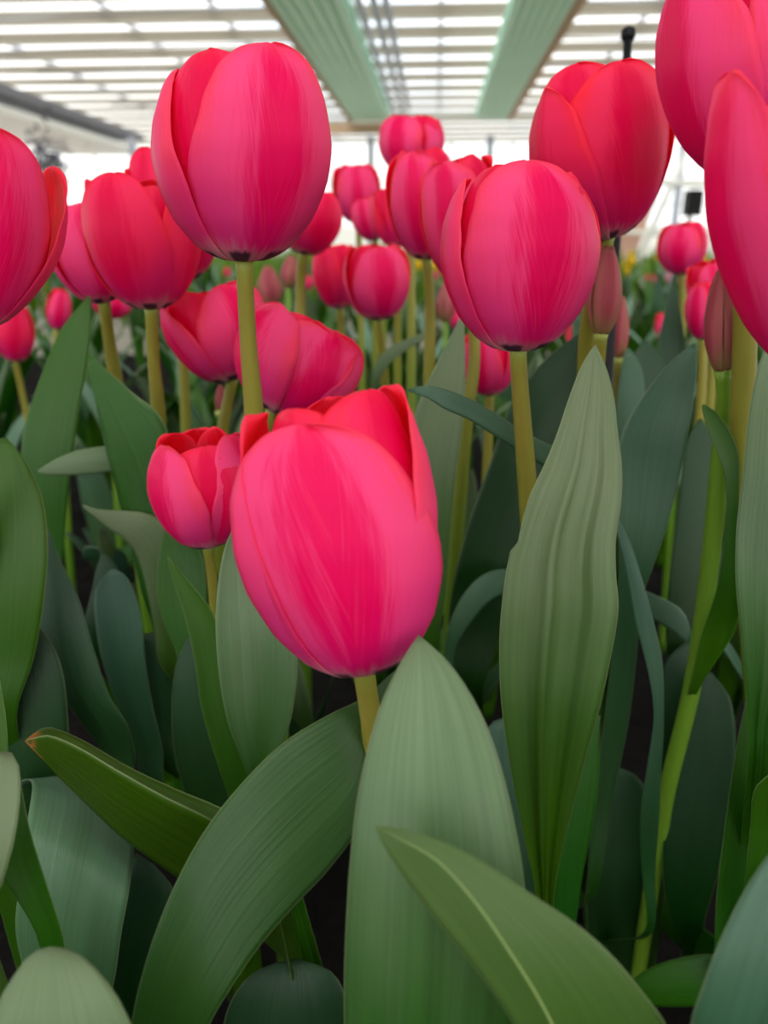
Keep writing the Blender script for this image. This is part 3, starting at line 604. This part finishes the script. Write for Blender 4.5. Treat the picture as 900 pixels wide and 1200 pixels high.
# right side
leaf('upper_right', [(812, 402, 816, 403, .335), (778, 432, 817, 434, .333), (744, 478, 812, 474, .332), (728, 512, 806, 510, .331), (724, 550, 797, 556, .331), (724, 610, 782, 616, .333), (726, 660, 764, 668, .338), (722, 710, 752, 706, .345), (716, 780, 745, 780, .355), (706, 860, 736, 850, .362), (694, 950, 718, 940, .368), (684, 1060, 698, 1050, .378)], 'b', bulge=-.16, n=60, nc=17)
lone('ribbon', 'narrow ribbon leaf curving down beside the notched leaf', .125, .36)
leaf('ribbon', [(716, 596, 718, 595, .315), (722, 622, 736, 628, .315), (733, 665, 756, 690, .316), (745, 730, 769, 740, .318), (760, 790, 777, 780, .32), (766, 840, 778, 850, .322), (758, 900, 775, 905, .325), (750, 960, 772, 965, .33), (752, 1020, 768, 1020, .337), (756, 1090, 766, 1090, .345)], 'b', bulge=.12, n=54, nc=11)
leaf('bud_right', [(823, 474, 826, 474, .300), (826, 490, 840, 484, .300), (836, 520, 856, 506, .301), (848, 550, 866, 535, .303), (852, 590, 866, 590, .308), (848, 640, 868, 640, .315), (840, 690, 868, 700, .324), (822, 745, 860, 742, .338), (812, 790, 832, 786, .352), (806, 815, 816, 814, .362)], 'f', bulge=-.25, n=54, nc=15, to_ground=False)
leaf('bud_right', [(828, 788, 834, 788, .385), (812, 815, 856, 820, .384), (796, 870, 862, 880, .385), (784, 940, 854, 950, .388), (776, 1010, 842, 1020, .392), (784, 1070, 826, 1080, .398), (800, 1115, 822, 1118, .405)], 'd', bulge=-.12, n=44)
leaf('bud_right', [(818, 492, 822, 490, .40), (804, 520, 838, 520, .40), (796, 580, 840, 590, .40), (786, 660, 832, 680, .402), (780, 740, 822, 760, .406), (786, 830, 812, 840, .414)], 'd', bulge=.12, n=40)
lone('low_right', 'short dark leaf lying low over the soil at right', .17, .41)
leaf('low_right', [(738, 1150, 738, 1156, .37), (760, 1135, 760, 1176, .365), (790, 1124, 790, 1180, .36), (830, 1118, 830, 1178, .355), (865, 1122, 860, 1172, .355)], 'f', bulge=.2, n=34)
lone('right_tip', 'dark blue leaf with a torn red tip low between the stems', .14, .43)
leaf('right_tip', [(804, 752, 806, 752, .40), (784, 770, 812, 770, .40), (776, 800, 812, 820, .402), (770, 860, 804, 880, .406), (768, 930, 794, 940, .414)], 'd', bulge=.12, n=30)
leaf('right_tip', [(808, 756, 812, 748, .385), (785, 738, 800, 716, .383), (758, 722, 770, 698, .382), (735, 712, 740, 688, .384), (715, 740, 722, 700, .392)], 'b', bulge=.1, n=30)
# right border plant
leaf('right_top', [(930, 330, 940, 330, .27), (895, 410, 960, 400, .262), (878, 480, 965, 480, .258), (870, 560, 968, 560, .256), (863, 620, 965, 630, .256), (862, 680, 955, 700, .258), (868, 740, 940, 760, .262), (874, 800, 920, 810, .268), (876, 850, 905, 850, .276), (876, 900, 900, 900, .285)], 'g', bulge=.10, n=54, nc=19, wave=.0008)
leaf('right_top', [(884, 790, 888, 788, .30), (870, 840, 905, 830, .30), (858, 910, 910, 900, .302), (848, 980, 900, 970, .306), (840, 1050, 885, 1050, .312), (838, 1110, 870, 1110, .32)], 'f', bulge=-.2, n=40)
leaf('right_top', [(930, 890, 932, 888, .262), (905, 905, 945, 915, .264), (884, 926, 945, 950, .268), (880, 960, 930, 985, .275), (872, 1040, 905, 1050, .288)], 'f', bulge=-.15, n=34)
# background leaves with a place of their own
lone('right_point', 'pointed dark leaf below the round far tulip', .20, .60)
leaf('right_point', [(788, 324, 790, 324, .52), (778, 370, 800, 380, .52), (768, 420, 806, 430, .522), (758, 480, 800, 490, .526), (752, 560, 786, 560, .535)], 'd', bulge=-.15, fold=-.1, n=36)
leaf('right_point', [(752, 400, 756, 398, .50), (735, 430, 778, 420, .50), (722, 470, 775, 470, .502), (715, 530, 765, 530, .508), (716, 600, 750, 600, .52)], 'd', bulge=.1, n=34)
lone('stake_leaf', 'grey blue leaf curving beside the slim bud', .15, .56)
leaf('stake_leaf', [(734, 408, 738, 408, .47), (728, 430, 752, 432, .47), (722, 470, 755, 470, .471), (716, 520, 748, 520, .475), (714, 600, 740, 600, .485)], 'b', bulge=.12, n=30)
lone('mid_curve', 'thin grey green leaf curving down in the middle distance', -.01, .66)
leaf('mid_curve', [(500, 388, 502, 396, .55), (480, 396, 484, 406, .552), (458, 406, 464, 420, .555), (440, 424, 450, 436, .56), (434, 460, 444, 462, .57)], 'g', bulge=.12, n=34)

# ------------------------------------------------------------------ the rest of the bed: plants of leaves and stems, some in flower
def rows_leaf(e, az, length, width, arch, z0, mat, n=20, nc=9, seed=0):
    q = random.Random(seed); out = np.array([math.cos(az), math.sin(az), 0]); side = np.array([-math.sin(az), math.cos(az), 0])
    Gd = np.zeros((n, nc, 3)); p = out*.004 + ZZ*z0; ang = math.radians(86); tw = q.uniform(-.5, .5)
    prof_t = [0, .15, .4, .6, .8, .93, 1]; prof_w = [.45, .6, .95, 1, .72, .35, .02]
    for i in range(n):
        t = i/(n-1); th = ang - arch*t**1.6
        dr = out*math.cos(th) + ZZ*math.sin(th)
        nrm = -out*math.sin(th) + ZZ*math.cos(th)
        sd = unit(side*math.cos(tw*t) + nrm*math.sin(tw*t)); nn = np.cross(dr, sd)
        w = np.interp(t, prof_t, prof_w)*width/2
        for j in range(nc):
            u = -1+2*j/(nc-1)
            Gd[i, j] = p + sd*w*u - nn*w*(.45*(1-.5*t))*(u*u)*-1 + nn*.002*math.sin(9*t+3*u+tw)
        p = p + dr*length/(n-1)
    return obj('leaf', shell('leaf', Gd, .0007, [LM[mat]]*2), e)
def proto(i, kind):
    q = random.Random(500+i)
    e = obj('tulip_shoot' if kind is None else 'tulip', None); e.empty_display_size = .02
    h = q.uniform(.27, .33)
    for j in range(4):
        rows_leaf(e, i+j*2.1+q.uniform(-.4, .4), q.uniform(.22, .31)*(1-.10*j), q.uniform(.034, .05)*(1-.12*j), q.uniform(.35, 1.0), .0+.03*j, ('gbfd' if i < 4 else 'gfpf')[(i+j) % 4], seed=i*7+j)
    if kind is not None:
        bend = np.array([q.uniform(-.02, .02), q.uniform(-.02, .02), 0])
        obj('stem', tube('stem', [np.zeros(3), ZZ*h*.5+bend*.4, ZZ*h+bend], [.004, .0034, .0034], STEM, 8, 14), e)
        head(e, ZZ*h+bend, unit(ZZ+bend*3), .062, .024, q.uniform(0, 120), 0, .1, kind, RED_IN if kind is PINK_OUT else kind, 700+i, None, (12, 9), front=np.array([0, -1., 0]))
    return e
def copy_tree(o, parent=None):
    c = o.copy(); COL.objects.link(c); c.parent = parent
    for ch in list(o.children): copy_tree(ch, c)
    return c
taken = [g for _, g in PLANTS.values()]
def spread(protos, spots, label, cat, group):
    used = set()
    for n_, (x, y, z, s) in enumerate(spots):
        i = n_ % len(protos); o = protos[i] if i not in used else copy_tree(protos[i]); used.add(i)
        o.location = (x, y, z); o.rotation_euler = (0, 0, rng.uniform(0, 6.28)); o.scale = (s, s, s)
        tag(o, label, cat, group)
def free(x, y, r): return all((x-t[0])**2+(y-t[1])**2 > r*r for t in taken)
near, mid, bloom = [], [], []
y = .44
while y < 4.4:
    st_ = .056 + .062*y; x = -(.56*y+.12)
    while x < .56*y+.14:
        X, Y = x+rng.uniform(-.3, .3)*st_, y+rng.uniform(-.3, .3)*st_
        if free(X, Y, .03):
            taken.append((X, Y, 0))
            if Y < .75: near.append((X, Y, 0, rng.uniform(.62, .85)))
            elif rng.random() < .22 and Y > 1.0: bloom.append((X, Y, 0, rng.uniform(.72, .95)))
            else: mid.append((X, Y, 0 if Y < 3 else -.03, rng.uniform(.85, 1.12)*(1+.10*max(0, Y-1.2))))
        x += st_*1.25
    y += st_*1.05
for i in range(60):         # the bed goes on beside and behind the camera
    X, Y = rng.uniform(-.75, .75), rng.uniform(-.42, .5)
    if (abs(X) > .55*max(Y, 0)+.20 or Y < -.16) and free(X, Y, .07): taken.append((X, Y, 0)); near.append((X, Y, 0, rng.uniform(.8, 1.0)))
spread([proto(i, None) for i in range(4)], near, 'low clump of dark leaves between the flower stems', 'tulip leaves', 'leaf clumps under the front flowers')
spread([proto(4+i, None) for i in range(5)], mid, 'leafy clump without flower further back in the bed', 'tulip leaves', 'leaf clumps at the back of the bed')
spread([proto(9+i, PINK_OUT) for i in range(4)], bloom, 'low pink tulip in leaf far back in the bed', 'tulip', 'low pink tulips at the back of the bed')
# beds beyond: leaves too far off to pick apart
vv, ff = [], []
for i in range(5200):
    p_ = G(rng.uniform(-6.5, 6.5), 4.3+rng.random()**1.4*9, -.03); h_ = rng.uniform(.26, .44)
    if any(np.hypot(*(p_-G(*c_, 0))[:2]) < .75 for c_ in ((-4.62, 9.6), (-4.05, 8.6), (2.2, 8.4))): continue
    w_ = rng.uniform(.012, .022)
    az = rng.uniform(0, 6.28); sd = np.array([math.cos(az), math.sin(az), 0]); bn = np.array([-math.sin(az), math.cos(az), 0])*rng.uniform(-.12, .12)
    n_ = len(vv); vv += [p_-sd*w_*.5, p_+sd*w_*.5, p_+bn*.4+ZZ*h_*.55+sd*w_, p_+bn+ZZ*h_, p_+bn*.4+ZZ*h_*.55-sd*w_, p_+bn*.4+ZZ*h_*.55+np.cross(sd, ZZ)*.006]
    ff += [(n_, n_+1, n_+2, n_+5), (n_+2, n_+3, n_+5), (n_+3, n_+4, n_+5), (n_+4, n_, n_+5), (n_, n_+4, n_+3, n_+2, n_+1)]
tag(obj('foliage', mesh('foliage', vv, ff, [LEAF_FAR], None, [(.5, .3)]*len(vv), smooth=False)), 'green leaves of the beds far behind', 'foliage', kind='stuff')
def bed(a0, a1, s0, s1, n): return [(*(G(rng.uniform(s0, s1), rng.uniform(a0, a1), 0)[:2]), -.03, rng.uniform(.85, 1.1)) for _ in range(n)]
spread([proto(20+i, PALE_OUT) for i in range(2)], bed(2.9, 4.0, .35, 1.5, 28), 'pale pink tulip in the bed beyond the near one', 'tulip', 'pale pink tulips in the next bed')
spread([proto(24+i, YEL_OUT) for i in range(2)], bed(4.6, 6.0, .6, 2.3, 34)+bed(4.6, 6, -.8, .1, 16)+bed(4.2, 5.5, -2.6, -1.6, 14), 'yellow tulip in a far bed', 'tulip', 'yellow tulips in the far beds')

# ------------------------------------------------------------------ black stake and things far off
p0, p1 = P(736, 44, .46), P(713, 420, .445)
b = p1 + (p1-p0)/(p0[2]-p1[2])*p1[2]
e = obj('garden_stake', None, None, (b[0], b[1], 0)); tag(e, 'thin black stake with a small cap behind the leaning tulip', 'stake')
obj('pole', tube('pole', [np.zeros(3)-ZZ*.01, p0-[b[0], b[1], 0]], [.0052, .0026], BLACK, 12), e)
ax = unit(p0-p1); q0 = p0-[b[0], b[1], 0]
obj('cap', tube('cap', [q0-ax*.002, q0+ax*.001, q0+ax*.004, q0+ax*.0055], [.003, .0044, .0044, .0026], BLACK, 12), e)

# dark potted tree at the far left
tp = G(-4.62, 9.6, -.03)
e = obj('potted_tree', None, None, tuple(tp)); tag(e, 'dark leaved potted tree far off at the left', 'tree')
obj('trunk', tube('trunk', [np.array([0, 0, .3]), np.array([.02, 0, .8]), np.array([0, .02, 1.3])], [.035, .03, .02], BARK, 8, 8), e)
obj('pot', tube('pot', [np.zeros(3), ZZ*.02, ZZ*.36, ZZ*.40, ZZ*.37], [.12, .15, .2, .21, .18], TAN, 16), e)
vv, ff = [], []
for i in range(420):
    r = np.array([rng.gauss(0, .18), rng.gauss(0, .18), 1.3+rng.gauss(0, .17)])
    a, b_ = rng.uniform(0, 6.28), rng.uniform(-1, 1)
    d1 = np.array([math.cos(a), math.sin(a), b_])*.06; d2 = np.array([-math.sin(a), math.cos(a), rng.uniform(-.6, .6)])*.022
    n_ = len(vv); vv += [r-d1, r+d2, r+d1, r-d2, r+np.cross(d1, d2)*1.5]; ff += [(n_, n_+1, n_+4), (n_+1, n_+2, n_+4), (n_+2, n_+3, n_+4), (n_+3, n_, n_+4), (n_, n_+3, n_+2, n_+1)]
o = obj('foliage', mesh('foliage', vv, ff, [TREE], smooth=False), e); o['kind'] = 'stuff'
# flower stand with coloured tulips in front of the tree
sp0 = G(-4.05, 8.6, -.03)
e = obj('flower_stand', None, None, tuple(sp0)); tag(e, 'white stepped stand for potted flowers in front of the dark tree', 'stand')
for zt in (.28, .5):
    obj('shelf', boxmesh('shelf', [np.array(c) for c in ((-.5, -.2, zt), (.5, -.2, zt), (.5, .2, zt), (-.5, .2, zt), (-.5, -.2, zt+.03), (.5, -.2, zt+.03), (.5, .2, zt+.03), (-.5, .2, zt+.03))], WHITE), e)
for sx in (-.47, .47):
    for sy in (-.17, .17):
        obj('leg', tube('leg', [np.array([sx, sy, 0]), np.array([sx, sy, .5])], [.018, .018], WHITE, 8), e)
for pm, off, wd in ((ORA_OUT, 0, 'orange'), (YEL_OUT, 1, 'yellow')):
    spread([proto(30+off, pm)], [(sp0[0]-.4+i*.115, sp0[1]-.05+.1*(i % 2), .50, .75) for i in range(off, 8, 2)], wd+' tulip standing on the white stepped stand', 'tulip', wd+' tulips on the white stand')
# leaning board between white posts and a hanging loudspeaker at the far right
bp = G(1.55, 8.4, -.03)
e = obj('display_frame', None, None, tuple(bp)); tag(e, 'white timber frame with slanting posts and faded pink board', 'frame')
def bar(nm, a_, b_, r_, m_): obj(nm, tube(nm, [np.array(a_), np.array(b_)], [r_, r_], m_, 6), e)
bar('post', (.10, 0, 0), (.62, .1, 1.35), .035, WHITE); bar('post', (.42, 0, 0), (.95, .1, 1.35), .035, WHITE); bar('post', (1.3, 0, 0), (1.3, .1, 1.3), .035, WHITE)
bar('crossbar', (.1, .06, 1.02), (1.5, .06, .98), .03, WHITE); bar('crossbar', (.1, .06, .55), (1.5, .06, .5), .025, WHITE)
obj('board', boxmesh('board', [np.array(c) for c in ((.0, .12, .25), (.5, .12, .25), (.5, .15, .25), (.0, .15, .25), (.25, .2, .98), (.75, .2, .98), (.75, .23, .98), (.25, .23, .98))], PINKB), e)
lp = P(812, 238, 7.6)
e = obj('loudspeaker', None, None, tuple(lp)); tag(e, 'small black loudspeaker box mounted on a post far off at right', 'loudspeaker')
def lbox(nm, w, dpt, h, off, m_): obj(nm, boxmesh(nm, [np.array([sx*w, sy*dpt, z])+off for z in (-h, h) for sx, sy in ((-1, -1), (1, -1), (1, 1), (-1, 1))], m_), e)
lbox('cabinet', .075, .07, .12, np.zeros(3), BLACK); lbox('grille', .065, .004, .108, np.array([0, -.075, 0]), GREYB if False else BLACK)
obj('bracket', tube('bracket', [np.array([0, .05, -.12]), np.array([0, .05, -lp[2]-.03])], [.02, .02], GREYB, 8), e)
